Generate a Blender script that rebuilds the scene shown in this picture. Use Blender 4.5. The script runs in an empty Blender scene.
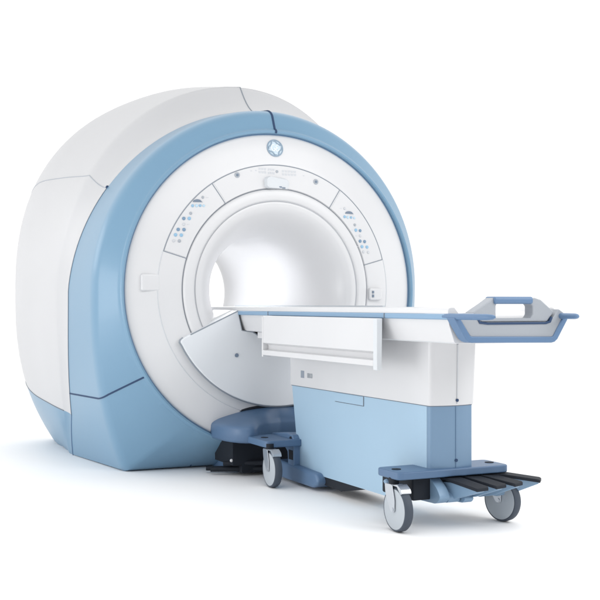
import bpy, bmesh, math, random
from mathutils import Vector, Matrix
from math import sin, cos, pi, radians, sqrt, atan2, hypot

scene = bpy.context.scene
COL = scene.collection
random.seed(4)

# ------------------------------------------------------------------ camera
TH = radians(25.5)
cam_d = bpy.data.cameras.new('camera')
cam = bpy.data.objects.new('camera', cam_d)
COL.objects.link(cam)
cam.location = (-2.912943686, -6.47688979, 1.05)
cam.rotation_euler = (pi / 2, 0, -TH)
cam_d.sensor_width = 36
cam_d.lens = 1115 / 600 * 36
cam_d.shift_y = 4 / 600
cam_d.clip_start = 0.1
cam_d.clip_end = 500
scene.camera = cam

# ------------------------------------------------------------------ materials
def paint(name, col, rough=0.38, spec=0.5, coat=0.0, metal=0.0, var=0.03, bump=0.0, bscale=400):
    m = bpy.data.materials.new(name)
    m.use_nodes = True
    nt = m.node_tree
    b = nt.nodes['Principled BSDF']
    b.inputs['Roughness'].default_value = rough
    b.inputs['Specular IOR Level'].default_value = spec
    b.inputs['Metallic'].default_value = metal
    b.inputs['Coat Weight'].default_value = coat
    b.inputs['Coat Roughness'].default_value = 0.15
    tc = nt.nodes.new('ShaderNodeTexCoord')
    n = nt.nodes.new('ShaderNodeTexNoise')
    n.inputs['Scale'].default_value = 3.0
    n.inputs['Detail'].default_value = 6
    nt.links.new(tc.outputs['Object'], n.inputs['Vector'])
    mp = nt.nodes.new('ShaderNodeMapRange')
    mp.inputs['To Min'].default_value = 1 - var
    mp.inputs['To Max'].default_value = 1 + var
    nt.links.new(n.outputs['Fac'], mp.inputs['Value'])
    mx = nt.nodes.new('ShaderNodeVectorMath')
    mx.operation = 'SCALE'
    mx.inputs[0].default_value = col
    nt.links.new(mp.outputs['Result'], mx.inputs['Scale'])
    nt.links.new(mx.outputs['Vector'], b.inputs['Base Color'])
    mr = nt.nodes.new('ShaderNodeMapRange')
    mr.inputs['To Min'].default_value = rough - 0.05
    mr.inputs['To Max'].default_value = rough + 0.05
    nt.links.new(n.outputs['Fac'], mr.inputs['Value'])
    nt.links.new(mr.outputs['Result'], b.inputs['Roughness'])
    if bump > 0:
        n2 = nt.nodes.new('ShaderNodeTexNoise')
        n2.inputs['Scale'].default_value = bscale
        nt.links.new(tc.outputs['Object'], n2.inputs['Vector'])
        bp = nt.nodes.new('ShaderNodeBump')
        bp.inputs['Strength'].default_value = bump
        bp.inputs['Distance'].default_value = 0.001
        nt.links.new(n2.outputs['Fac'], bp.inputs['Height'])
        nt.links.new(bp.outputs['Normal'], b.inputs['Normal'])
    return m

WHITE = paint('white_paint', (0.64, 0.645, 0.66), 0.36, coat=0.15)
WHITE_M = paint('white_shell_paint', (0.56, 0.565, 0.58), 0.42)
BLUE = paint('light_blue_paint', (0.160, 0.298, 0.432), 0.36, coat=0.2)
BLUE_T = paint('trim_blue_paint', (0.20, 0.34, 0.50), 0.35, coat=0.2)
BLUE_D = paint('slate_blue_paint', (0.11, 0.19, 0.32), 0.45)
BLUE_C = paint('pale_blue_paint', (0.35, 0.505, 0.645), 0.42)
GREY = paint('pale_grey_paint', (0.52, 0.56, 0.60), 0.45)
LGREY = paint('light_grey_paint', (0.62, 0.65, 0.68), 0.45)
GAP = paint('grey_gap', (0.16, 0.19, 0.23), 0.7)
GAPL = paint('faint_gap', (0.40, 0.43, 0.47), 0.7)
GAPM = paint('mid_gap', (0.26, 0.29, 0.33), 0.6)
GAPB = paint('dark_blue_gap', (0.02, 0.05, 0.12), 0.7)
BLACK = paint('black_rubber', (0.012, 0.016, 0.024), 0.7, spec=0.3, bump=0.3)
TYRE = paint('tyre_rubber', (0.05, 0.065, 0.09), 0.6, bump=0.3)
METAL = paint('zinc_metal', (0.55, 0.58, 0.62), 0.32, metal=0.85)
WHEEL = paint('wheel_grey', (0.42, 0.46, 0.50), 0.45)
MARK_D = paint('dark_mark', (0.15, 0.20, 0.27), 0.5)
MARK_N = paint('key_blue', (0.17, 0.27, 0.39), 0.5)
MARK_G = paint('grey_mark', (0.36, 0.39, 0.43), 0.5)
MARK_L = paint('pale_grey_mark', (0.55, 0.57, 0.60), 0.5)
MARK_B = paint('blue_mark', (0.26, 0.45, 0.62), 0.5)
MARK_P = paint('pale_blue_mark', (0.45, 0.62, 0.74), 0.5)
FLOOR = paint('white_floor', (0.97, 0.97, 0.97), 0.6, spec=0.2, var=0.005)

# ------------------------------------------------------------------ helpers
def obj(name, bm, mat, parent=None, smooth=40, bevel=0, seg=3, root=None):
    me = bpy.data.meshes.new(name)
    bmesh.ops.recalc_face_normals(bm, faces=bm.faces)
    bm.to_mesh(me)
    bm.free()
    me.materials.append(mat)
    me.polygons.foreach_set('use_smooth', [True] * len(me.polygons))
    me.set_sharp_from_angle(angle=radians(smooth))
    o = bpy.data.objects.new(name, me)
    COL.objects.link(o)
    if bevel:
        md = o.modifiers.new('bevel', 'BEVEL')
        md.width = bevel
        md.segments = seg
        md.limit_method = 'ANGLE'
        md.angle_limit = radians(35)
        md.harden_normals = True
    if parent is not None:
        o.parent = parent
        w = Vector((0, 0, 0))
        p = parent
        while p is not None:
            w += p.location
            p = p.parent
        # geometry is written in world metres: sub-parts of unmoved parts stay put
        if parent.type == 'EMPTY':
            o.location = (-w.x, -w.y, -w.z)
    return o

def empty(name, loc, label, cat, group=None):
    o = bpy.data.objects.new(name, None)
    o.empty_display_size = 0.2
    COL.objects.link(o)
    o.location = loc
    o['label'] = label
    o['category'] = cat
    if group:
        o['group'] = group
    return o

def new():
    return bmesh.new()

def box(bm, x0, x1, y0, y1, z0, z1):
    v = [bm.verts.new((x, y, z)) for x in (x0, x1) for y in (y0, y1) for z in (z0, z1)]
    for f in ((0, 1, 3, 2), (4, 6, 7, 5), (0, 4, 5, 1), (2, 3, 7, 6), (0, 2, 6, 4), (1, 5, 7, 3)):
        bm.faces.new([v[i] for i in f])
    return bm

def prism(bm, poly, axis, a, b):
    """extrude a 2-D polygon along an axis: x -> (y,z), y -> (x,z), z -> (x,y)"""
    def P(p, h):
        if axis == 'x': return (h, p[0], p[1])
        if axis == 'y': return (p[0], h, p[1])
        return (p[0], p[1], h)
    A = [bm.verts.new(P(p, a)) for p in poly]
    B = [bm.verts.new(P(p, b)) for p in poly]
    bm.faces.new(A)
    bm.faces.new(B[::-1])
    n = len(poly)
    for i in range(n):
        bm.faces.new((A[i], A[(i + 1) % n], B[(i + 1) % n], B[i]))
    return bm

def grid(bm, rows, closed=False):
    V = [[bm.verts.new(p) for p in r] for r in rows]
    for i in range(len(V) - 1):
        n = len(V[i])
        for j in range(n if closed else n - 1):
            k = (j + 1) % n
            q = [V[i][j], V[i][k], V[i + 1][k], V[i + 1][j]]
            try:
                bm.faces.new(q)
            except ValueError:
                pass
    return V

def tube(bm, pts, r, seg=8, closed=False):
    pts = [Vector(p) for p in pts]
    n = len(pts)
    rows = []
    up0 = None
    for i, p in enumerate(pts):
        if closed:
            t = pts[(i + 1) % n] - pts[i - 1]
        else:
            t = pts[min(i + 1, n - 1)] - pts[max(i - 1, 0)]
        t.normalize()
        if up0 is None:
            up0 = Vector((0, 0, 1)) if abs(t.z) < 0.9 else Vector((1, 0, 0))
        s = t.cross(up0)
        if s.length < 1e-4:
            s = t.cross(Vector((0, 1, 0)))
        s.normalize()
        u = s.cross(t)
        up0 = u
        rows.append([p + s * (r * cos(2 * pi * k / seg)) + u * (r * sin(2 * pi * k / seg)) for k in range(seg)])
    if closed:
        rows.append(rows[0])
    V = grid(bm, rows, closed=True)
    if not closed:
        bm.faces.new(V[0])
        bm.faces.new(V[-1][::-1])
    else:
        bmesh.ops.remove_doubles(bm, verts=bm.verts, dist=1e-6)
    return bm

def disc_y(bm, x, z, r, y0, y1, seg=20, sx=1.0):
    prism(bm, [(x + sx * r * cos(2 * pi * k / seg), z + r * sin(2 * pi * k / seg)) for k in range(seg)], 'y', y0, y1)
    return bm

def cyl_x(bm, x0, x1, y, z, r, seg=40, bev=0.0):
    prof = [(x0, 0.0), (x0, r - bev), (x0 + bev * 0.3, r - bev * 0.3), (x0 + bev, r), (x1 - bev, r), (x1 - bev * 0.3, r - bev * 0.3), (x1, r - bev), (x1, 0.0)] if bev else [(x0, 0), (x0, r), (x1, r), (x1, 0)]
    rows = []
    for px, pr in prof:
        rows.append([(px, y + max(pr, 1e-4) * cos(2 * pi * k / seg), z + max(pr, 1e-4) * sin(2 * pi * k / seg)) for k in range(seg)])
    grid(bm, rows, closed=True)
    return bm

def cyl_z(bm, x, y, z0, z1, r, seg=24):
    prism(bm, [(x + r * cos(2 * pi * k / seg), y + r * sin(2 * pi * k / seg)) for k in range(seg)], 'z', z0, z1)
    return bm

def rounded(poly, r, n=5):
    out = []
    N = len(poly)
    for i in range(N):
        p0, p1, p2 = Vector(poly[i - 1]), Vector(poly[i]), Vector(poly[(i + 1) % N])
        a = (p0 - p1); b = (p2 - p1)
        rr = min(r, a.length * 0.45, b.length * 0.45)
        A = p1 + a.normalized() * rr
        B = p1 + b.normalized() * rr
        for k in range(n + 1):
            t = k / n
            q = A * (1 - t) ** 2 + p1 * 2 * t * (1 - t) + B * t * t
            out.append((q.x, q.y))
    return out

def lerp(a, b, t):
    return a + (b - a) * t

# ------------------------------------------------------------------ floor
bm = new()
box(bm, -60, 60, -60, 60, -0.2, 0.0)
fl = obj('floor', bm, FLOOR)
fl['kind'] = 'structure'

# ------------------------------------------------------------------ the scanner
ZC = 1.14
SC = empty('mri_scanner', (0, 1.0, 0), 'large white and pale blue magnetic resonance scanner with a round open bore', 'scanner')

def outline(sec, t):
    """right half outline; t 0 top, 1 side, 2 bottom corner, 3 bottom middle -> (x, z)"""
    a, b, n, a0, p = sec
    if t <= 1:
        th = t * pi / 2
        return (a * max(sin(th), 0) ** (2 / n), ZC + b * max(cos(th), 0) ** (2 / n))
    if t <= 2:
        u = t - 1
        return (a - (a - a0) * u ** p, ZC * (1 - u))
    return (a0 * (3 - t), 0.0)

def discpt(r, t):
    if t <= 1: an = t * 90
    elif t <= 2: an = 90 + 55 * (t - 1)
    else: an = 145 + 35 * (t - 2)
    an = radians(an)
    return (r * sin(an), ZC + r * cos(an))

BEND = (1.14, 1.15, 2.0, 0.90, 2.2)
SEAM = (1.142, 1.175, 2.0, 1.00, 2.6)

def bend_y(t):
    if t <= 1: return 0.06 + 0.10 * t ** 1.2
    return 0.16 + 0.124 * min(1, (t - 1)) ** 1.5

def seam_y(t):
    if t <= 1: return 0.30 + 0.45 * t ** 1.5
    if t <= 1.73: return 0.75 + 0.17 * ((t - 1) / 0.73) ** 2
    if t <= 2: return 0.92 + 0.28 * ((t - 1.73) / 0.27)
    return 1.20

def ring_pt(v, t):
    """front shell, v 0 at the disc, 1 at the seam"""
    lip = [(0.992, 0.05), (0.992, 0.0), (0.996, -0.014), (1.007, -0.019), (1.016, -0.012), (1.022, 0.004)]
    if v <= 0.25:
        k = v / 0.25 * (len(lip) - 1)
        i = min(int(k), len(lip) - 2)
        f = k - i
        r = lerp(lip[i][0], lip[i + 1][0], f)
        y = lerp(lip[i][1], lip[i + 1][1], f)
        x, z = discpt(r, t)
        return (x, y, z)
    A = discpt(1.022, t)
    A = Vector((A[0], 0.004, A[1]))
    q = outline(BEND, t)
    B = Vector((q[0], bend_y(t), q[1]))
    q = outline(SEAM, t)
    S = Vector((q[0], seam_y(t), q[1]))
    d1 = min(0.62, 0.05 / max((B - A).length, 0.01))
    d2 = min(0.6, 0.07 / max((S - B).length, 0.01))
    P1 = B.lerp(A, d1)
    P2 = B.lerp(S, d2)
    w = (v - 0.25) / 0.75
    if w < 0.3:
        return tuple(A.lerp(P1, w / 0.3))
    if w < 0.7:
        s = (w - 0.3) / 0.4
        return tuple(P1 * (1 - s) ** 2 + B * 2 * s * (1 - s) + P2 * s * s)
    return tuple(P2.lerp(S, (w - 0.7) / 0.3))

BACK = [(0.90, (1.185, 1.39, 2.05, 1.00, 2.6)), (1.20, (1.245, 1.49, 2.08, 0.985, 2.6)), (1.60, (1.285, 1.47, 2.3, 0.965, 2.6)),
        (1.90, (1.258, 1.39, 2.4, 0.95, 2.6)), (2.10, (1.175, 1.27, 2.4, 0.92, 2.6)), (2.18, (1.08, 1.16, 2.4, 0.88, 2.6))]

def ridge_y(t):
    return max(0.58 + 0.32 * min(t, 1) ** 1.5, seam_y(t) + 0.1)

def cr(p0, p1, p2, p3, t):
    return 0.5 * ((2 * p1) + (-p0 + p2) * t + (2 * p0 - 5 * p1 + 4 * p2 - p3) * t * t + (-p0 + 3 * p1 - 3 * p2 + p3) * t ** 3)

def back_pt(v, t):
    """rear shell: v 0 at the seam, 1 at the ridge, 2 at the back edge"""
    if v <= 1:
        sx, sz = outline(SEAM, t)
        rx, rz = outline(BACK[0][1], t)
        w = v ** 1.75
        return (lerp(sx, rx, w), lerp(seam_y(t), ridge_y(t), v), lerp(sz, rz, w))
    k = (v - 1) * (len(BACK) - 1)
    i = min(int(k), len(BACK) - 2)
    f = k - i
    def G(j):
        j = max(0, min(len(BACK) - 1, j))
        x, z = outline(BACK[j][1], t)
        y = BACK[j][0]
        if j == 0: y = ridge_y(t)
        if j == 1: y = max(y, ridge_y(t) + 0.1)
        return Vector((x, y, z))
    return tuple(cr(G(i - 1), G(i), G(i + 1), G(i + 2), f))

def mir(p, s):
    return (p[0] * s, p[1], p[2])

def tcut(v):
    return 1.565 + 0.035 * v

def symgrid(bm, f, vs, tmax, n):
    """rows over v, columns from -tmax..tmax"""
    rows = []
    for v in vs:
        tm = tmax(v) if callable(tmax) else tmax
        row = []
        for k in range(-n, n + 1):
            t = abs(k) / n * tm
            row.append(mir(f(v, t), 1 if k >= 0 else -1))
        rows.append(row)
    return grid(bm, rows)

vs_ring = [0.25 * k / 10 for k in range(11)] + [0.25 + 0.75 * k / 30 for k in range(1, 31)]
bm = new()
symgrid(bm, ring_pt, vs_ring, tcut, 90)
ring = obj('front_ring', bm, BLUE, SC, smooth=50)
ring['label'] = 'pale blue arched ring around the white face'

def tlow(v, g):
    return lerp(tcut(v), 3.0, g)

bm = new()
gs = [k / 60 for k in range(61)]
rows = []
for v in vs_ring:
    left = [mir(ring_pt(v, tlow(v, g)), -1) for g in gs]
    right = [ring_pt(v, tlow(v, g)) for g in gs[:-1]][::-1]
    rows.append(left + right)
grid(bm, rows)
fb = obj('front_base', bm, BLUE, SC, smooth=32)
fb['label'] = 'blue lower front skirt reaching the floor'

def tD(v):
    return 0.62 + 0.02 * min(v, 1) + 0.09 * max(0, v - 1)

def tP(v):
    if v <= 1: return 1.73 - 0.02 * v
    return 1.71 - 0.23 * (v - 1) ** 1.45

vs_b = [k / 14 for k in range(15)] + [1 + k / 30 for k in range(1, 31)]
bm = new()
symgrid(bm, back_pt, vs_b, tD, 50)
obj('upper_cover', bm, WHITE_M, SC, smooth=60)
for s in (-1, 1):
    bm = new()
    grid(bm, [[mir(back_pt(v, lerp(tD(v), tP(v), g / 50)), s) for g in range(51)] for v in vs_b])
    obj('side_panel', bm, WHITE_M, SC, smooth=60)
bm = new()
rows = []
for v in vs_b:
    left = [mir(back_pt(v, lerp(tP(v), 3.0, (k / 40))), -1) for k in range(41)]
    right = [back_pt(v, lerp(tP(v), 3.0, (k / 40))) for k in range(40)][::-1]
    rows.append(left + right)
grid(bm, rows)
obj('rear_base', bm, BLUE, SC, smooth=35)

# back wall with the rear mouth of the bore
bm = new()
o_row, i_row = [], []
for k in range(-90, 90):
    t = abs(k) / 90 * 3
    s = 1 if k >= 0 else -1
    o_row.append(mir(back_pt(2, t), s))
    x, z = discpt(0.62, t)
    i_row.append((x * s, 2.26, z))
mid = [tuple(Vector(a).lerp(Vector(b), 0.25) + Vector((0, 0.05, 0))) for a, b in zip(o_row, i_row)]
grid(bm, [o_row, mid, i_row], closed=True)
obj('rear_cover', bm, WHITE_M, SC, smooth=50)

# dark panel gaps on the shell
def gap(pts, r, mat=GAPB, name='panel_gap', parent=SC):
    bm = new()
    tube(bm, pts, r, 6)
    return obj(name, bm, mat, parent)

def off(p, q, d=0.0):
    return p
for s in (-1, 1):
    gap([mir(ring_pt(v, tcut(v)), s) for v in vs_ring[9:]], 0.0055)
    gap([mir(back_pt(v, tD(v)), s) for v in vs_b[:-6]], 0.0032, GAPL)
    gap([mir(back_pt(v, tP(v)), s) for v in vs_b[14:-2]], 0.004, GAP)
    gap([mir(back_pt(0, 0.62 + k / 40 * (1.73 - 0.62)), s) for k in range(41)], 0.004, GAP)
    gap([mir(back_pt(0, 1.73 + k / 20 * 0.27), s) for k in range(21)], 0.004, BLUE_D)
gap([ring_pt(v, 0.0) for v in vs_ring[4:]], 0.0075)
gap([back_pt(v, 0.0) for v in vs_b], 0.0045, GAPM)
for s in (-1, 1):
    bm = new()
    p = Vector(mir(back_pt(0.03, 0.62), s))
    bmesh.ops.create_uvsphere(bm, u_segments=12, v_segments=8, radius=0.012)
    bmesh.ops.translate(bm, verts=bm.verts, vec=p)
    obj('screw', bm, GAPB, SC)

# ---- white face
def face_y(r):
    pts = [(0.56, -0.052), (0.66, -0.050), (0.80, -0.036), (0.93, -0.010), (0.985, 0.006)]
    if r <= pts[0][0]: return pts[0][1]
    for (a, b), (c, d) in zip(pts, pts[1:]):
        if r <= c: return lerp(b, d, (r - a) / (c - a))
    return pts[-1][1]

def revolve(bm, prof, n=160):
    rows = [[(r * sin(2 * pi * k / n), y, ZC + r * cos(2 * pi * k / n)) for k in range(n)] for r, y in prof]
    return grid(bm, rows, closed=True)

bm = new()
prof = [(0.986, 0.06), (0.986, 0.012)] + [(r, face_y(r)) for r in (0.982, 0.97, 0.95, 0.93, 0.90, 0.86, 0.83, 0.80, 0.76, 0.72, 0.68, 0.655, 0.646)] + [(0.642, -0.044), (0.641, -0.02)]
revolve(bm, prof)
face = obj('front_face', bm, WHITE, SC, smooth=60)
bm = new()
revolve(bm, [(0.637, -0.02), (0.6365, -0.046), (0.632, -0.056), (0.62, -0.060), (0.58, -0.060), (0.567, -0.057), (0.563, -0.048), (0.563, -0.03)])
obj('bore_rim', bm, WHITE, SC, smooth=60)
bm = new()
revolve(bm, [(0.5585, -0.03), (0.556, -0.050), (0.545, -0.053), (0.52, -0.045), (0.49, -0.020), (0.455, 0.025), (0.42, 0.085), (0.39, 0.15), (0.368, 0.215), (0.353, 0.29),
             (0.348, 0.36), (0.347, 0.6), (0.347, 0.9), (0.347, 1.3), (0.348, 1.52), (0.36, 1.66), (0.40, 1.86), (0.47, 2.06), (0.56, 2.2), (0.62, 2.26)])
obj('bore_tube', bm, WHITE, SC, smooth=60)
bm = new()
tube(bm, [(0.6395 * sin(2 * pi * k / 160), -0.040, ZC + 0.6395 * cos(2 * pi * k / 160)) for k in range(160)], 0.0042, 6, True)
obj('rim_gap', bm, GAPM, SC)
bm = new()
tube(bm, [(0.5605 * sin(2 * pi * k / 160), -0.045, ZC + 0.5605 * cos(2 * pi * k / 160)) for k in range(160)], 0.0035, 6, True)
obj('rim_gap', bm, MARK_L, SC)
bm = new()
tube(bm, [(0.989 * sin(2 * pi * k / 160), 0.012, ZC + 0.989 * cos(2 * pi * k / 160)) for k in range(160)], 0.005, 6, True)
obj('face_gap', bm, paint('lip_shadow_blue', (0.13, 0.22, 0.35), 0.6), SC)  # dark blue line in the joint between face and ring

def pol(r, a, d=0.0):
    a = radians(a)
    return (r * cos(a), face_y(r) - d, ZC + r * sin(a))

def sector(bm, r0, r1, a0, a1, d):
    na, nr = max(4, int(abs(a1 - a0) / 2)), 5
    rows = [[pol(lerp(r0, r1, i / nr), lerp(a0, a1, j / na), d) for j in range(na + 1)] for i in range(nr + 1)]
    back = [[(p[0], p[1] + 0.02, p[2]) for p in r] for r in rows]
    V = grid(bm, rows)
    W = grid(bm, back)
    for row in (0, -1):
        for j in range(na):
            bm.faces.new((V[row][j], V[row][j + 1], W[row][j + 1], W[row][j]))
    for c in (0, -1):
        for i in range(nr):
            bm.faces.new((V[i][c], V[i + 1][c], W[i + 1][c], W[i][c]))
    return bm

RO, RI = 0.790, 0.650
def arc(r, a0, a1, d=0.0, n=60):
    return [pol(r, lerp(a0, a1, k / n), d) for k in range(n + 1)]

PANEL = paint('panel_white', (0.63, 0.635, 0.65), 0.42)
bm = sector(new(), 0.646, RO - 0.004, 125.0, 162.5, 0.002)
pl = obj('control_panel', bm, PANEL, SC, smooth=60)
pl['label'] = 'control panel on the left of the face'
bm = sector(new(), 0.646, RO - 0.004, 15.5, 54.9, 0.002)
pr = obj('control_panel', bm, PANEL, SC, smooth=60)
pr['label'] = 'control panel on the right of the face'
bm = sector(new(), 0.646, RO - 0.004, 56.5, 123.3, 0.002)
ps = obj('status_panel', bm, PANEL, SC, smooth=60)
bm = new()
tube(bm, arc(RO, 15, 163, -0.001), 0.0038, 6)
for a in (15.0, 55.7, 124.1, 163.0):
    tube(bm, [pol(lerp(0.642, RO, k / 6), a, -0.001) for k in range(7)], 0.0036, 6)
obj('panel_outline', bm, GAPM, SC)
bm = new()
tube(bm, arc(RO + 0.004, 163, 262, -0.0015), 0.0035, 6)
tube(bm, arc(RO + 0.004, 15, -82, -0.0015), 0.0035, 6)
obj('face_crease', bm, MARK_L, SC)

# buttons: (x, z, radius, material, horizontal stretch)
LB = [(-0.505, 1.705, .011, MARK_G), (-0.571, 1.651, .012, MARK_B), (-0.545, 1.652, .012, MARK_P), (-0.523, 1.653, .011, MARK_B), (-0.500, 1.653, .010, MARK_P),
      (-0.584, 1.604, .012, MARK_G), (-0.628, 1.571, .014, MARK_N), (-0.594, 1.572, .014, MARK_B), (-0.629, 1.535, .012, MARK_L), (-0.664, 1.503, .014, MARK_N),
      (-0.628, 1.503, .014, MARK_N), (-0.681, 1.470, .014, MARK_B), (-0.645, 1.469, .014, MARK_B), (-0.693, 1.434, .012, MARK_L), (-0.658, 1.433, .013, MARK_G)]
RB = [(0.476, 1.672, .011, MARK_L), (0.474, 1.618, .012, MARK_B), (0.498, 1.615, .012, MARK_P), (0.523, 1.615, .011, MARK_B), (0.547, 1.612, .010, MARK_P),
      (0.55, 1.567, .012, MARK_G), (0.557, 1.533, .014, MARK_B), (0.59, 1.531, .013, MARK_N), (0.59, 1.496, .012, MARK_L), (0.588, 1.462, .014, MARK_N), (0.623, 1.46, .014, MARK_N),
      (0.602, 1.426, .014, MARK_B), (0.641, 1.424, .014, MARK_B), (0.613, 1.392, .012, MARK_L), (0.65, 1.39, .012, MARK_L)]
def on_face(x, z):
    return face_y(hypot(x, z - ZC)) - 0.002
for lst, par, dome, sgn in ((LB, pl, (-0.537, 1.682), -1), (RB, pr, (0.511, 1.646), 1)):
    for x, z, r, m in lst:
        bm = new()
        y = on_face(x, z)
        rad = r * 0.76
        rows = [[(x + rr * cos(2 * pi * k / 18), y - d, z + rr * sin(2 * pi * k / 18)) for k in range(18)] for rr, d in ((rad, -0.004), (rad, 0.003), (rad * 0.8, 0.005), (rad * 0.4, 0.0055), (0.0003, 0.0056))]
        grid(bm, rows, closed=True)
        obj('button', bm, m, par, smooth=40)
    # dark half-round emergency cover above the button rows
    bm = new()
    x, z = dome
    y = on_face(x, z)
    pts = [(x - 0.032, z - 0.007)] + [(x - 0.004 + 0.027 * cos(pi - pi * k / 14), z - 0.005 + 0.014 * sin(pi * k / 14)) for k in range(15)] + [(x + 0.032, z - 0.007)]
    prism(bm, pts, 'y', y - 0.006, y + 0.004)
    obj('stop_switch', bm, MARK_D, par, bevel=0.002)
    # small printed legends beside the buttons
    for i, l in enumerate(lst):
        if i not in (0, 6, 8, 11):
            continue
        x = l[0] - 0.030 * (-1 if l[0] < 0 else 1)
        z = l[1]
        yy = on_face(x, z)
        obj('legend', box(new(), x - 0.008, x + 0.008, yy - 0.0006, yy + 0.004, z - 0.002, z + 0.002), MARK_L, par)

# status strip at the top: blocks of small print, two screws, a rounded lamp housing
def printblock(cx, cz, w, h, cols, rws):
    bm = new()
    for i in range(cols):
        for j in range(rws):
            x = cx - w / 2 + (i + 0.5) * w / cols
            z = cz - h / 2 + (j + 0.5) * h / rws
            y = on_face(x, z)
            box(bm, x - w / cols * 0.38, x + w / cols * 0.38, y - 0.0008, y + 0.004, z - h / rws * 0.34, z + h / rws * 0.34)
    obj('legend', bm, MARK_L, ps)
printblock(-0.106, 1.889, 0.056, 0.042, 3, 2)
printblock(-0.046, 1.887, 0.050, 0.042, 3, 2)
printblock(0.078, 1.882, 0.104, 0.040, 5, 2)
printblock(-0.150, 1.888, 0.014, 0.010, 1, 1)
printblock(0.181, 1.871, 0.014, 0.010, 1, 1)
printblock(-0.182, 1.884, 0.012, 0.008, 1, 1)
for x, z, r, m in ((-0.006, 1.888, 0.009, MARK_G), (-0.277, 1.853, 0.018, MARK_G), (0.268, 1.836, 0.018, MARK_G)):
    bm = new()
    y = on_face(x, z)
    disc_y(bm, x, z, r, y - 0.004, y + 0.004)
    obj('indicator_lamp', bm, m, ps, bevel=0.002)
    if r > 0.01:
        bm = new()
        disc_y(bm, x, z, r * 0.45, y - 0.0062, y - 0.003)
        obj('indicator_lamp', bm, MARK_D, ps)
bm = new()
poly = rounded([(-0.098, 1.776), (0.075, 1.776), (0.085, 1.815), (0.065, 1.845), (-0.070, 1.856), (-0.098, 1.845)], 0.03, 6)
y = face_y(0.66)
A = [bm.verts.new((x, y + 0.004, z)) for x, z in poly]
B = [bm.verts.new((lerp(x, -0.03, 0.10), y - 0.006 - 0.030 * max(0, min(1, (0.05 - x) / 0.12)) , lerp(z, 1.81, 0.12))) for x, z in poly]
n = len(poly)
for i in range(n):
    bm.faces.new((A[i], A[(i + 1) % n], B[(i + 1) % n], B[i]))
bm.faces.new(B)
lh = obj('lamp_housing', bm, LGREY, SC, smooth=70, bevel=0.004)
bm = new()
box(bm, -0.012, 0.018, y - 0.018, y, 1.785, 1.793)
box(bm, 0.020, 0.044, y - 0.014, y, 1.781, 1.788)
obj('lamp_slot', bm, MARK_D, lh)

# shallow grip on the left, intercom socket on the right
def face_block(name, x0, x1, z0, z1, depth, mat, bev=0.012):
    bm = new()
    xc, zc2 = (x0 + x1) / 2, (z0 + z1) / 2
    y = face_y(hypot(xc, zc2 - ZC))
    prism(bm, rounded([(x0, z0), (x1, z0), (x1, z1), (x0, z1)], 0.015), 'y', y - depth, y + 0.03)
    return obj(name, bm, mat, SC, bevel=bev)
face_block('cover_grip', -0.895, -0.775, 1.128, 1.232, 0.010, WHITE, 0.016)
sk = face_block('cover_grip', 0.648, 0.742, 1.075, 1.155, 0.030, WHITE, 0.012)
bm = new()
yy = face_y(0.66) - 0.031
box(bm, 0.664, 0.677, yy - 0.001, yy + 0.02, 1.120, 1.136)
box(bm, 0.664, 0.677, yy - 0.001, yy + 0.02, 1.094, 1.112)
obj('socket', bm, MARK_D, sk)

# round monogram emblem above the bore
EX, EZ = -0.008, 2.040
ey = face_y(hypot(EX, EZ - ZC))
bm = new()
disc_y(bm, EX, EZ, 0.054, ey - 0.003, ey + 0.006, 40)
def drape(bm):
    for v in bm.verts:
        v.co.y += face_y(hypot(v.co.x, v.co.z - ZC)) - ey
    return bm
em = obj('emblem', drape(bm), paint('emblem_blue', (0.57, 0.68, 0.76), 0.45), SC)
bm = new()
def etube(pts, r):
    tube(bm, [(EX + x, ey - 0.0035, EZ + z) for x, z in pts], r, 6)
tube(bm, [(EX + 0.052 * cos(2 * pi * k / 48), ey - 0.003, EZ + 0.052 * sin(2 * pi * k / 48)) for k in range(48)], 0.0045, 6, True)
for q in range(4):
    a0 = q * pi / 2 + 0.35
    pts = []
    for k in range(16):
        u = k / 15
        rr = 0.050 - 0.014 * sin(pi * u) - 0.004 * u
        an = a0 + u * 1.15
        pts.append((rr * cos(an), rr * sin(an)))
    etube(pts, 0.0048)
    etube([(0.043 * cos(a0 + 1.05 + 0.35 * k / 5), 0.043 * sin(a0 + 1.05 + 0.35 * k / 5)) for k in range(6)], 0.003)
obj('emblem_ring', drape(bm), paint('emblem_grey', (0.27, 0.36, 0.45), 0.5), em)
bm = new()
G = [(-0.004 + 0.0, 0.016), (-0.012, 0.022), (-0.022, 0.018), (-0.026, 0.004), (-0.023, -0.012), (-0.013, -0.019), (-0.004, -0.014), (-0.002, -0.003), (-0.012, -0.003)]
E_ = [(0.024, 0.016), (0.016, 0.022), (0.007, 0.017), (0.008, 0.006), (0.016, 0.002), (0.008, -0.002), (0.004, -0.012), (0.012, -0.020), (0.024, -0.014), (0.028, -0.006)]
def smooth_line(p, n=5):
    out = []
    P = [Vector((a[0], a[1], 0)) for a in p]
    for i in range(len(P) - 1):
        for k in range(n):
            q = cr(P[max(i - 1, 0)], P[i], P[i + 1], P[min(i + 2, len(P) - 1)], k / n)
            out.append((q.x, q.y))
    out.append(p[-1])
    return out
etube(smooth_line(G), 0.0036)
etube(smooth_line(E_), 0.0036)
obj('emblem_letters', drape(bm), paint('emblem_white', (0.80, 0.86, 0.90), 0.4), em)

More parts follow.
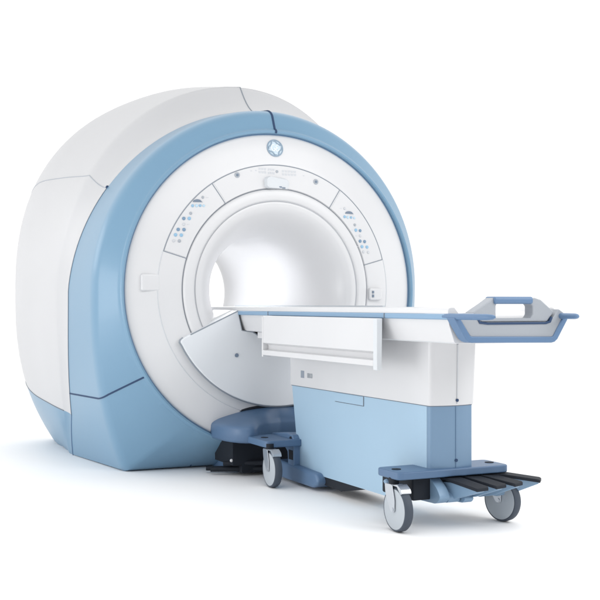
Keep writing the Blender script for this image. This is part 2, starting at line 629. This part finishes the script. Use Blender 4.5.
# ---- lower bridge cover that fills the bottom of the bore
arcpts = [(0.733 * cos(radians(a)), ZC + 0.733 * sin(radians(a))) for a in [-152.5 + 125 * k / 50 for k in range(51)]]
corner = (-0.668, 0.838)
lead = [(-0.290, 1.012), (-0.60, 0.866), (-0.640, 0.846), (-0.658, 0.832), (-0.662, 0.818)]
tail = [(-x, z) for x, z in lead[::-1]]
notch = [(0.262, 0.888), (0.19, 0.878), (0.085, 0.814), (-0.085, 0.814), (-0.19, 0.878), (-0.262, 0.888)]
poly = lead + arcpts + tail + notch
bm = new()
prism(bm, poly, 'y', -0.088, 0.30)
bc = obj('bridge_cover', bm, paint('bridge_grey', (0.69, 0.715, 0.745), 0.4), SC, smooth=30, bevel=0.010, seg=4)
bc['label'] = 'grey white fan shaped cover below the bore'
bm = new()
tube(bm, [(x * 1.004, -0.066, ZC + (z - ZC) * 1.004) for x, z in lead[2:] + arcpts + tail[:-2]], 0.006, 6)
obj('cover_gap', bm, GAPM, bc)
bm = new()
for s in (-1, 1):
    tube(bm, [(s * x, -0.086, z) for x, z in ((0.60, 0.864), (0.292, 1.006), (0.264, 0.886), (0.192, 0.876), (0.086, 0.812))], 0.0045, 6)
obj('cover_gap', bm, GAPM, bc)
for s in (-1, 1):
    bm = new()
    disc_y(bm, s * 0.30, 0.733, 0.012, -0.094, -0.08)
    obj('screw', bm, MARK_D, bc)
bm = new()
prism(bm, [(-0.56, 0.90), (-0.30, 1.013), (0.30, 1.013), (0.56, 0.90)], 'y', 0.0, 0.30)
box(bm, -0.32, 0.32, 0.29, 2.20, 0.97, 1.012)
obj('bore_bridge', bm, WHITE, SC, bevel=0.004)

# ---- docking foot in front of the gantry
half = [(0.0, -0.07), (-0.10, -0.11), (-0.19, -0.22), (-0.26, -0.33), (-0.32, -0.36), (-0.39, -0.31), (-0.43, -0.20), (-0.44, -0.05), (-0.42, 0.12), (-0.38, 0.25)]
hs = smooth_line(half, 5)
plan = hs + [(-x, y) for x, y in hs[::-1][0:-1]]
def scaled(pl, sx, sy, cy=0.25):
    return [(x * sx, cy + (y - cy) * sy) for x, y in pl]
def crown(x, y):
    u = max(0.0, 1 - (x / 0.44) ** 2)
    return (x * 0.86, max(0.05 - 0.10 * sqrt(u), y * 0.9 if y > 0.1 else -9), 0.345 + 0.062 * u)
bm = new()
rows = []
for sx, sy, z in ((0.93, 0.95, 0.215), (0.985, 0.985, 0.222), (1.0, 1.0, 0.235), (1.0, 1.0, 0.300), (0.99, 0.99, 0.313)):
    rows.append([(x, y, z) for x, y in scaled(plan, sx, sy)])
base_ = scaled(plan, 0.97, 0.97)
for k in range(0, 9):
    w_ = k / 8
    row = []
    for x, y in base_:
        cx_, cy_, cz_ = crown(x, y)
        e = w_ ** 0.8
        row.append((lerp(x, cx_, w_), lerp(y, cy_, w_), lerp(0.320, cz_, e)))
    rows.append(row)
V = grid(bm, rows, closed=True)
bm.faces.new(V[0])
bm.faces.new(V[-1][::-1])
dk = obj('docking_foot', bm, paint('dock_blue', (0.085, 0.155, 0.27), 0.42), SC, smooth=50)
bm = new()
prism(bm, rounded([(-0.31, 0.35), (-0.31, 0.06), (-0.27, -0.03), (0.27, -0.03), (0.31, 0.06), (0.31, 0.35)], 0.05), 'z', 0.0, 0.225)
obj('pedestal', bm, BLUE_D, dk)
bm = new()
box(bm, -0.37, -0.31, -0.20, 0.10, 0.07, 0.222)
box(bm, -0.31, 0.31, -0.20, -0.02, 0.02, 0.20)
tube(bm, [(-0.46, -0.06, 0.035), (-0.10, -0.26, 0.045)], 0.016, 10)
tube(bm, [(-0.46, 0.02, 0.030), (-0.10, -0.15, 0.035)], 0.014, 10)
tube(bm, [(-0.40, -0.12, 0.075), (-0.10, -0.30, 0.085)], 0.015, 10)
obj('latch_mechanism', bm, BLACK, dk)
bm = new()
bmesh.ops.create_uvsphere(bm, u_segments=16, v_segments=10, radius=0.010)
bmesh.ops.translate(bm, verts=bm.verts, vec=(-0.375, -0.19, 0.10))
obj('latch_roller', bm, WHITE, dk)
bm = new()
line = []
for k in range(25):
    x = -0.37 + 0.74 * k / 24
    cx_, cy_, cz_ = crown(x / 0.86 if abs(x) < 0.3784 else x, 0)
    line.append((x, min(cy_, 0.0) - 0.004, cz_ + 0.004))
tube(bm, line, 0.009, 8)
obj('foot_gap', bm, BLACK, dk)
gap([(-0.475, 0.262, 0.015), (-0.475, 0.21, 0.067), (-0.475, 0.12, 0.15), (-0.475, 0.03, 0.235)], 0.006, GAPB)

# ------------------------------------------------------------------ the patient table
TB = empty('patient_table', (0, -1.2, 0), 'white wheeled patient table with blue rails docked to the scanner', 'table')
Y0, Y1 = 0.06, -2.45          # nose, foot end
def loft_y(bm, secs, ys):
    rows = [[(x, y, z) for x, z in s] for s, y in zip(secs, ys)]
    V = grid(bm, rows, closed=True)
    bm.faces.new(V[0]); bm.faces.new(V[-1][::-1])
    return bm

# white body under the rail
body = [(-0.278, 0.984), (0.278, 0.984), (0.272, 0.955), (0.246, 0.884), (0.238, 0.878), (-0.238, 0.878), (-0.246, 0.884), (-0.272, 0.955)]
bm = new()
nose = [(x * 0.97, lerp(z, 0.984, 0.06)) for x, z in body]
loft_y(bm, [nose, body, body], [Y0, -0.5, Y1 + 0.02])
obj('table_body', bm, WHITE, TB, smooth=25, bevel=0.003)
# top: rim with a dished centre
top = [(-0.284, 1.008), (-0.284, 1.022), (-0.279, 1.031), (-0.268, 1.034), (-0.252, 1.033), (-0.22, 1.022), (-0.12, 1.012), (0, 1.009), (0.12, 1.012), (0.22, 1.022), (0.252, 1.033), (0.268, 1.034), (0.279, 1.031), (0.284, 1.022), (0.284, 1.008)]
bm = new()
foot = [(x, z if abs(x) > 0.24 else z - 0.024) for x, z in top]
foot = [(x, 0.984 if z < 1.0085 and abs(x) > 0.28 else max(z, 0.9875)) for x, z in foot]
loft_y(bm, [top, top, foot], [Y0 + 0.6, -2.25, Y1 + 0.012])
obj('tabletop', bm, WHITE, TB, smooth=35)
bm = new()
box(bm, 0.256, 0.272, -0.93, 1.3, 1.030, 1.041)
box(bm, -0.09, 0.09, -0.1, -0.099, 1.0, 1.001)
obj('pad_edge', bm, GREY, TB, bevel=0.003)
for s in (-1, 1):
    bm = new()
    poly = [(s * 0.270, 0.985), (s * 0.286, 0.983), (s * 0.290, 0.987), (s * 0.290, 1.003), (s * 0.286, 1.0075), (s * 0.270, 1.0075)]
    prism(bm, poly, 'y', Y0 - 0.01, Y1 + 0.005)
    rl = obj('side_rail', bm, BLUE_T, TB, smooth=30)
    for yy in (-0.545, -1.90):
        bm = new()
        box(bm, s * 0.290 - 0.0015, s * 0.290 + 0.0015, yy - 0.004, yy + 0.004, 0.984, 1.0065)
        obj('rail_joint', bm, GAP, rl)

# side tray on the left: outer plate, channel, lower lip
bm = new()
prism(bm, [(-0.334, 0.9825), (-0.334, 0.826), (-0.302, 0.815), (-0.302, 0.788), (-0.336, 0.784), (-0.336, 0.756), (-0.290, 0.752), (-0.286, 0.9825)], 'y', -0.575, -1.875)
tr = obj('side_tray', bm, WHITE, TB, smooth=25, bevel=0.003)
bm = new()
prism(bm, [(-0.3365, 0.982), (-0.3365, 0.738), (-0.310, 0.738), (-0.308, 0.86), (-0.306, 0.982)], 'y', -1.875, -1.912)
obj('end_plate', bm, LGREY, tr, bevel=0.003)
bm = new()
prism(bm, [(-0.3365, 0.976), (-0.3365, 0.745), (-0.286, 0.745), (-0.286, 0.976)], 'y', -0.560, -0.576)
obj('end_plate', bm, WHITE, tr, bevel=0.003)
bm = new()
box(bm, -0.286, -0.20, -1.72, -0.62, 0.80, 0.90)
obj('hanger', bm, WHITE, tr, bevel=0.004)
# small latch block under the nose
bm = new()
box(bm, -0.225, -0.16, -0.52, -0.24, 0.842, 0.880)
lb = obj('latch_block', bm, WHITE, TB, bevel=0.004)
bm = new()
cyl_x(bm, -0.2275, -0.22, -0.36, 0.862, 0.009, 16)
obj('screw', bm, MARK_G, lb)

# column: white upper cover and pale blue lower cover, front end gently bowed
def col_plan(hx, yb, yf, bow, r=0.018):
    pts = [(-hx, yb), (-hx, yf + r)]
    pts += [(-hx + r * (1 - cos(pi / 2 * k / 5)), yf + r * (1 - sin(pi / 2 * k / 5))) for k in range(1, 5)]
    n = 10
    pts += [(-hx + r + (2 * hx - 2 * r) * k / n, yf - bow * sin(pi * k / n)) for k in range(n + 1)]
    pts += [(hx - r * (1 - sin(pi / 2 * k / 5)), yf + r * (1 - cos(pi / 2 * k / 5))) for k in range(1, 5)]
    pts += [(hx, yf + r), (hx, yb)]
    return pts
def loft_z(bm, secs, zs):
    rows = [[(x, y, z) for x, y in s] for s, z in zip(secs, zs)]
    V = grid(bm, rows, closed=True)
    bm.faces.new(V[0]); bm.faces.new(V[-1][::-1])
    return bm
CX = 0.008
def sh(p, dx=CX):
    return [(x + dx, y) for x, y in p]
bm = new()
loft_z(bm, [sh(col_plan(0.124, -0.487, -2.026, 0.02), CX), sh(col_plan(0.126, -0.487, -2.028, 0.02), CX), sh(col_plan(0.132, -0.487, -2.033, 0.02), CX + .004)], [0.572, 0.58, 0.885])
cw = obj('column_cover', bm, WHITE, TB, smooth=30)
bm = new()
prism(bm, [(-0.493, 0.569), (-0.585, 0.11), (-0.60, 0.085), (-1.72, 0.085), (-1.72, 0.25), (-1.99, 0.25), (-1.99, 0.569)], 'x', CX - 0.1185, CX + 0.1185)
cb = obj('column_base', bm, BLUE_C, TB, smooth=30)
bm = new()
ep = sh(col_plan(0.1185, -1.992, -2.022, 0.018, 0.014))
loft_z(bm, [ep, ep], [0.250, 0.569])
ce = obj('end_panel', bm, paint('end_panel_blue', (0.165, 0.27, 0.40), 0.42), cb, smooth=30)  # lower column end coloured darker blue than the sides
ce['label'] = 'column end, darker blue than the sides'
bm = new()
tube(bm, sum([[(x, y, 0.5705)] for x, y in sh(col_plan(0.120, -0.49, -2.022, 0.018))], []), 0.003, 6, True)
obj('cover_gap', bm, GAP, cb)
# centre seam and screws of the bowed end
bm = new()
tube(bm, [(CX + 0.012, -2.0500, 0.58), (CX + 0.012, -2.0555, 0.88)], 0.0022, 6)
obj('end_seam', bm, MARK_L, cw)
bm = new()
tube(bm, [(CX + 0.010, -2.0405, 0.278), (CX + 0.010, -2.0405, 0.565)], 0.0022, 6)
obj('end_seam', bm, paint('seam_blue', (0.10, 0.18, 0.29), 0.6), cb)
for z, par, yy in ((0.868, cw, -2.0535), (0.596, cw, -2.049), (0.312, cb, -2.041)):
    bm = new()
    disc_y(bm, CX + 0.012, z, 0.0075, yy - 0.004, yy + 0.01, 14)
    obj('screw', bm, GAPB, par)
# hatch outline on the left side and printed type mark
bm = new()
box(bm, CX - 0.1205, CX - 0.112, -1.372, -1.05, 0.519, 0.566)
obj('hatch', bm, BLUE_C, cb, bevel=0.0015)
bm = new()
tube(bm, [(CX - 0.1195, -1.05, 0.517), (CX - 0.1195, -1.373, 0.517)], 0.0016, 6)
tube(bm, [(CX - 0.1195, -1.374, 0.517), (CX - 0.1195, -1.374, 0.568)], 0.003, 6)
obj('hatch_gap', bm, GAP, cb)

def text_mesh(name, body, size, mat, parent, origin, rot, ext=0.001):
    cu = bpy.data.curves.new(name, 'FONT')
    cu.body = body
    cu.size = size
    cu.extrude = ext
    ob = bpy.data.objects.new(name, cu)
    COL.objects.link(ob)
    dg = bpy.context.evaluated_depsgraph_get()
    me = bpy.data.meshes.new_from_object(ob.evaluated_get(dg))
    bpy.data.objects.remove(ob)
    me.transform(Matrix.Translation(origin) @ rot)
    me.materials.clear()
    me.materials.append(mat)
    o = bpy.data.objects.new(name, me)
    COL.objects.link(o)
    o.parent = parent
    return o
rotL = Matrix(((0, 0, -1, 0), (-1, 0, 0, 0), (0, 1, 0, 0), (0, 0, 0, 1)))   # reads on a face that looks towards -x
text_mesh('type_mark', 'III00', 0.040, MARK_G, cw, (CX - 0.1275, -0.715, 0.626), rotL)
bm = new()
box(bm, CX - 0.1272, CX - 0.12, -0.675, -0.630, 0.622, 0.664)
obj('type_badge', bm, paint('badge_grey', (0.26, 0.30, 0.36), 0.5), cw)

# caster plates
def plate(name, x0, x1, ya, yb, z0, z1, r=0.035):
    bm = new()
    prism(bm, rounded([(x0, ya), (x1, ya), (x1, yb), (x0, yb)], r), 'z', z0, z1)
    return obj(name, bm, paint(name + '_blue', (0.08, 0.15, 0.265), 0.42), TB, smooth=30, bevel=0.007)
pf = plate('front_plate', -0.312, 0.310, -1.86, -2.065, 0.240, 0.277)
prr = plate('rear_plate', -0.335, 0.335, -0.30, -0.62, 0.222, 0.262)
for par, pts in ((pf, ((-0.262, -1.965, 0.27), (0.262, -1.965, 0.27))), (prr, ((-0.27, -0.45, 0.255), (0.27, -0.45, 0.255)))):
    for x, y, z in pts:
        bm = new()
        cyl_z(bm, x, y, z, z + 0.0095, 0.022, 24)
        obj('bolt_cap', bm, BLACK, par)
# gusset bracket joining the rear plate to the column
for s in (-1, 1):
    bm = new()
    xs = s * 0.150
    prism(bm, [(-0.28, 0.268), (-0.50, 0.290), (-0.575, 0.284), (-0.598, 0.262), (-0.600, 0.105), (-0.520, 0.105), (-0.510, 0.180), (-0.440, 0.226), (-0.28, 0.226)], 'x', s * 0.06, xs)
    gs_ = obj('gusset', bm, BLUE_D, TB, smooth=30, bevel=0.006)
    bm = new()
    box(bm, *sorted((xs - s * 0.004, xs + s * 0.003)), -0.590, -0.535, 0.140, 0.195)
    obj('socket', bm, BLACK, gs_)
    bm = new()
    cyl_x(bm, *sorted((xs - s * 0.01, xs + s * 0.004)), -0.560, 0.262, 0.013, 14)
    obj('bolt', bm, BLACK, gs_)
# skid under the rear of the column
bm = new()
prism(bm, rounded([(-0.36, 0.015), (-0.86, 0.015), (-0.93, 0.05), (-0.90, 0.10), (-0.36, 0.12)], 0.03), 'x', -0.155, 0.155)
obj('rear_skid', bm, BLUE_D, TB, smooth=40, bevel=0.02, seg=4)
bm = new()
prism(bm, [(-0.80, 0.09), (-0.90, 0.035), (-1.10, 0.03), (-1.42, 0.09)], 'x', -0.105, 0.105)
obj('rear_skid', bm, BLACK, TB, bevel=0.008)

# casters
def make_caster(name, loc, rz, brake=True):
    """swivel stem at the origin of the caster, wheel trailing towards -y"""
    c = bpy.data.objects.new(name, None)
    COL.objects.link(c)
    c.parent = TB
    c.location = Vector(loc) - TB.location
    c.rotation_euler = (0, 0, rz)
    R = 0.104
    wy, wz = -0.045, 0.104
    def part(nm, bm, mat, par, **k):
        o = obj(nm, bm, mat, None, **k)
        o.parent = par
        return o
    bm = new()
    cyl_x(bm, -0.0225, 0.0225, wy, wz, R - 0.010, 48, 0.004)
    wh = part('wheel', bm, WHEEL, c)
    bm = new()
    n = 56
    prof = [(-0.0205, R - 0.013), (-0.0215, R - 0.006), (-0.0155, R - 0.0015), (0, R), (0.0155, R - 0.0015), (0.0215, R - 0.006), (0.0205, R - 0.013)]
    grid(bm, [[(x, wy + r * cos(2 * pi * k / n), wz + r * sin(2 * pi * k / n)) for k in range(n)] for x, r in prof], closed=True)
    part('tyre', bm, TYRE, c)
    bm = new()
    for s in (-1, 1):
        x0, x1 = sorted((s * 0.0265, s * 0.0305))
        prism(bm, rounded([(-0.040, 0.217), (0.028, 0.217), (0.020, 0.165), (wy + 0.018, wz - 0.012), (wy - 0.014, wz - 0.012), (wy - 0.016, 0.150)], 0.01, 3), 'x', x0, x1)
    box(bm, -0.0265, 0.0265, -0.040, 0.028, 0.212, 0.217)
    part('fork', bm, METAL, c, bevel=0.0015)
    bm = new()
    cyl_x(bm, -0.034, 0.034, wy, wz, 0.009, 16)
    part('axle', bm, METAL, c)
    bm = new()
    cyl_z(bm, 0, -0.005, 0.214, 0.246, 0.024, 24)
    part('stem', bm, BLACK, c)
    if brake:
        bm = new()
        prism(bm, rounded([(-0.035, 0.214), (-0.075, 0.222), (-0.108, 0.204), (-0.118, 0.184), (-0.104, 0.180), (-0.072, 0.212), (-0.035, 0.212)], 0.006, 3), 'x', -0.024, 0.028)
        part('brake_tab', bm, METAL, c, bevel=0.003)
    return c

def copy_tree(o, parent):
    c = o.copy()
    COL.objects.link(c)
    c.parent = parent
    for ch in list(o.children):
        d = ch.copy()
        COL.objects.link(d)
        d.parent = c
    return c
c1 = make_caster('caster', (-0.290, -2.015 + 0.03, 0), radians(0))
def place(loc, rz):
    c = copy_tree(c1, TB)
    c.location = Vector(loc) - TB.location
    c.rotation_euler = (0, 0, rz)
    return c
cr_ = place((0.285, -1.985, 0), radians(12))
for ch in list(cr_.children):
    if ch.name.startswith('brake_tab'):
        bpy.data.objects.remove(ch)
place((-0.305, -0.60, 0), radians(-2))
place((0.305, -0.60, 0), radians(4))

# pedals: black pads on sloping blue levers, fanned out under the front plate
PED = paint('pedal_blue', (0.21, 0.33, 0.47), 0.42)
for A_, B_ in (((-0.005, -2.040, 0.236), (0.030, -2.245, 0.212)), ((0.098, -2.045, 0.236), (0.150, -2.222, 0.213)),
               ((0.192, -2.050, 0.236), (0.262, -2.205, 0.214)), ((0.290, -2.050, 0.236), (0.418, -2.165, 0.217))):
    A_, B_ = Vector(A_), Vector(B_)
    A0 = A_ + (A_ - B_) * 0.5
    side = Vector((-(B_ - A_).y, (B_ - A_).x, 0)).normalized()
    def Q(u, w, dz):
        p = A0.lerp(B_, u) + side * w
        return (p.x, p.y, p.z + dz)
    bm = new()
    rows = []
    for u, hw, dz in ((0.0, 0.040, -0.008), (0.33, 0.042, 0.0), (0.96, 0.043, 0.0), (1.0, 0.036, -0.003)):
        rows.append([Q(u, -hw, dz - 0.015), Q(u, hw, dz - 0.015), Q(u, hw, dz), Q(u, -hw, dz)])
    V = grid(bm, rows, closed=True)
    bm.faces.new(V[0]); bm.faces.new(V[-1][::-1])
    pd = obj('pedal', bm, BLACK, TB, smooth=30, bevel=0.003)
    bm = new()
    rows = []
    for u, dt, db, hw in ((-0.5, -0.04, -0.115, 0.022), (0.2, -0.030, -0.115, 0.026), (0.50, -0.014, -0.088, 0.028), (0.78, -0.0145, -0.050, 0.028), (0.97, -0.0145, -0.024, 0.025)):
        rows.append([Q(u, -hw * 0.7, db), Q(u, hw * 0.7, db), Q(u, hw, dt), Q(u, -hw, dt)])
    V = grid(bm, rows, closed=True)
    bm.faces.new(V[0]); bm.faces.new(V[-1][::-1])
    obj('pedal_lever', bm, PED, pd, smooth=40, bevel=0.004)
bm = new()
prism(bm, rounded([(-1.72, 0.235), (-2.00, 0.235), (-2.07, 0.190), (-2.10, 0.150), (-2.06, 0.118), (-1.85, 0.112), (-1.74, 0.13)], 0.02), 'x', -0.105, -0.05)
prism(bm, rounded([(-1.72, 0.225), (-1.97, 0.225), (-2.08, 0.150), (-2.07, 0.120), (-1.98, 0.112), (-1.80, 0.112)], 0.02), 'x', -0.045, 0.02)
prism(bm, rounded([(-1.72, 0.215), (-1.97, 0.215), (-2.11, 0.140), (-2.09, 0.118), (-1.98, 0.112), (-1.80, 0.112)], 0.02), 'x', 0.025, 0.075)
hb = obj('pedal_housing', bm, PED, TB, smooth=35, bevel=0.01)
bm = new()
box(bm, -0.20, 0.30, -2.01, -1.72, 0.130, 0.239)
obj('pedal_shaft', bm, BLACK, hb, bevel=0.01)
bm = new()
tube(bm, [(-0.225, -1.80, 0.20), (-0.215, -1.86, 0.14), (-0.205, -1.90, 0.11)], 0.012, 8)
obj('brake_link', bm, PED, hb)

# foot end: frame panel, blue bumper, grab handle, push handles
YE = -2.45
FRAME = paint('frame_grey', (0.33, 0.355, 0.39), 0.45)
ENDB = paint('bumper_blue', (0.105, 0.19, 0.33), 0.4)
ZT = 0.990
bm = new()
prism(bm, [(-0.278, 1.006), (-0.205, 0.907), (0.232, 0.900), (0.292, 0.985), (0.292, 1.010), (0.262, 1.028), (0.215, 0.972), (-0.150, 0.972), (-0.19, 1.012)], 'y', YE + 0.01, YE - 0.045)
ef = obj('end_frame', bm, FRAME, TB, smooth=30, bevel=0.004)
bm = new()
rows = []
for (x, z) in [(-0.284, 0.996), (-0.224, 0.908), (-0.214, 0.901), (-0.202, 0.8975), (0.0, 0.895), (0.218, 0.892), (0.230, 0.8945), (0.240, 0.902), (0.298, 0.992)]:
    rows.append((x, z))
for k, (x, z) in enumerate(rows):
    pass
def strip(bm, line, hw, y0, y1):
    """flat band along a line in the xz plane"""
    P = [Vector((x, 0, z)) for x, z in line]
    R_ = []
    for i, p in enumerate(P):
        t = (P[min(i + 1, len(P) - 1)] - P[max(i - 1, 0)]).normalized()
        nrm = Vector((-t.z, 0, t.x))
        a, b = p + nrm * hw, p - nrm * hw
        R_.append([(a.x, y0, a.z), (b.x, y0, b.z), (b.x, y1, b.z), (a.x, y1, a.z)])
    V = grid(bm, R_, closed=True)
    bm.faces.new(V[0]); bm.faces.new(V[-1][::-1])
strip(bm, rows, 0.0135, YE + 0.010, YE - 0.052)
obj('bumper', bm, ENDB, ef, smooth=40, bevel=0.005)
bm = new()
strip(bm, [(-0.172, 0.990), (-0.160, 0.970), (-0.12, 0.966), (0.19, 0.966), (0.213, 0.972), (0.222, 0.992)], 0.0050, YE - 0.035, YE - 0.0475)
obj('frame_slot', bm, GAPB, ef)
bm = new()
outer = [(-0.150, 0.974), (-0.195, 1.012), (-0.125, 1.052), (-0.085, 1.077), (0.138, 1.077), (0.170, 1.068), (0.240, 1.016), (0.205, 0.974)]
inner = [(-0.070, 0.988), (-0.072, 1.010), (-0.072, 1.040), (-0.066, 1.054), (0.108, 1.054), (0.122, 1.040), (0.122, 1.004), (0.110, 0.988)]
N = len(outer)
fo = [bm.verts.new((x, YE + 0.02, z)) for x, z in outer]; fi = [bm.verts.new((x, YE + 0.02, z)) for x, z in inner]
bo = [bm.verts.new((x, YE - 0.04, z)) for x, z in outer]; bi = [bm.verts.new((x, YE - 0.04, z)) for x, z in inner]
for i in range(N):
    j = (i + 1) % N
    bm.faces.new((fo[i], fo[j], fi[j], fi[i]))
    bm.faces.new((bo[i], bi[i], bi[j], bo[j]))
    bm.faces.new((fo[i], bo[i], bo[j], fo[j]))
    bm.faces.new((fi[i], fi[j], bi[j], bi[i]))
gh = obj('grab_frame', bm, FRAME, TB, smooth=30, bevel=0.006)
bm = new()
prism(bm, rounded([(YE + 0.026, 1.050), (YE + 0.026, 1.082), (YE - 0.052, 1.082), (YE - 0.052, 1.050)], 0.014), 'x', -0.085, 0.118)
obj('grab_handle', bm, ENDB, gh, smooth=40, bevel=0.006)
for s in (-1, 1):
    bm = new()
    rows = []
    k_ = 1.0 if s < 0 else 0.70
    for y, w, x, h in ((-2.40, 0.012, 0.279, 0.0125), (-2.46, 0.014, 0.280, 0.0135), (-2.60, 0.016, 0.272, 0.0135), (-2.69, 0.016, 0.262, 0.0130), (-2.725, 0.012, 0.256, 0.010), (-2.735, 0.006, 0.254, 0.005)):
        rows.append([(s * x + w * cos(2 * pi * k / 14), -2.40 + (y + 2.40) * k_, 0.9965 + h * sin(2 * pi * k / 14)) for k in range(14)])
    V = grid(bm, rows, closed=True)
    bm.faces.new(V[0]); bm.faces.new(V[-1][::-1])
    obj('push_handle', bm, ENDB, TB, smooth=50)
# ------------------------------------------------------------------ light
w = bpy.data.worlds.new('World')
scene.world = w
w.use_nodes = True
nt = w.node_tree
bg = nt.nodes['Background']
tc = nt.nodes.new('ShaderNodeTexCoord')
def dotn(v):
    n = nt.nodes.new('ShaderNodeVectorMath')
    n.operation = 'DOT_PRODUCT'
    n.inputs[1].default_value = v
    nt.links.new(tc.outputs['Generated'], n.inputs[0])
    return n.outputs['Value']
def mapr(sock, a, b, c, d):
    n = nt.nodes.new('ShaderNodeMapRange')
    n.interpolation_type = 'SMOOTHSTEP'
    n.inputs['From Min'].default_value = a
    n.inputs['From Max'].default_value = b
    n.inputs['To Min'].default_value = c
    n.inputs['To Max'].default_value = d
    nt.links.new(sock, n.inputs['Value'])
    return n.outputs['Result']
def add(a, b):
    n = nt.nodes.new('ShaderNodeMath')
    n.operation = 'ADD'
    nt.links.new(a, n.inputs[0]); nt.links.new(b, n.inputs[1])
    return n.outputs[0]
f = mapr(dotn((sin(TH), cos(TH), 0)), -0.3, 0.7, 0.40, 1.10)     # bright studio backdrop behind the machine, dim room behind the camera
f = add(f, mapr(dotn((-1, 0, 0)), 0.25, 1.0, 0.0, 0.35))
f = add(f, mapr(dotn((0, 0, 1)), 0.1, 0.9, 0.0, 0.45))
nt.links.new(f, bg.inputs['Strength'])
bg.inputs['Color'].default_value = (1.0, 1.0, 1.0, 1)

def area(name, loc, target, size, power, col=(1, 1, 1)):
    l = bpy.data.lights.new(name, 'AREA')
    l.shape = 'RECTANGLE'
    l.size, l.size_y = size
    l.energy = power
    l.color = col
    o = bpy.data.objects.new(name, l)
    COL.objects.link(o)
    o.location = loc
    o.rotation_euler = (Vector(target) - Vector(loc)).to_track_quat('-Z', 'Y').to_euler()
    return o
area('side_softbox', (-5.6, -0.9, 1.0), (0, -1.0, 0.5), (2.8, 1.8), 74)
area('key_softbox', (2.3, -5.3, 3.6), (0.1, -0.3, 0.8), (3, 3), 120)
area('front_softbox', (-1.2, -3.2, 3.5), (-0.8, -1.6, 0), (3, 2.4), 31)
# the lamp strip inside the bore
bl = area('bore_lamp', (0, 0.95, ZC + 0.335), (0, 0.95, 0), (0.12, 1.1), 6.2)
area('left_rear_fill', (-4.2, 2.8, 2.4), (-1.7, 0.9, 0), (2.2, 1.6), 21)  # fill lamp added to lift the floor shadow left of the gantry
area('right_fill', (3.3, -1.7, 1.5), (0.2, -1.0, 0.1), (2.2, 1.6), 15)  # fill lamp added to lighten the floor under the table

scene.view_settings.view_transform = 'Standard'
scene.view_settings.look = 'None'
scene.view_settings.exposure = 0
scene.view_settings.gamma = 1
scene.render.engine = 'CYCLES'
scene.cycles.max_bounces = 8
scene.cycles.use_denoising = True
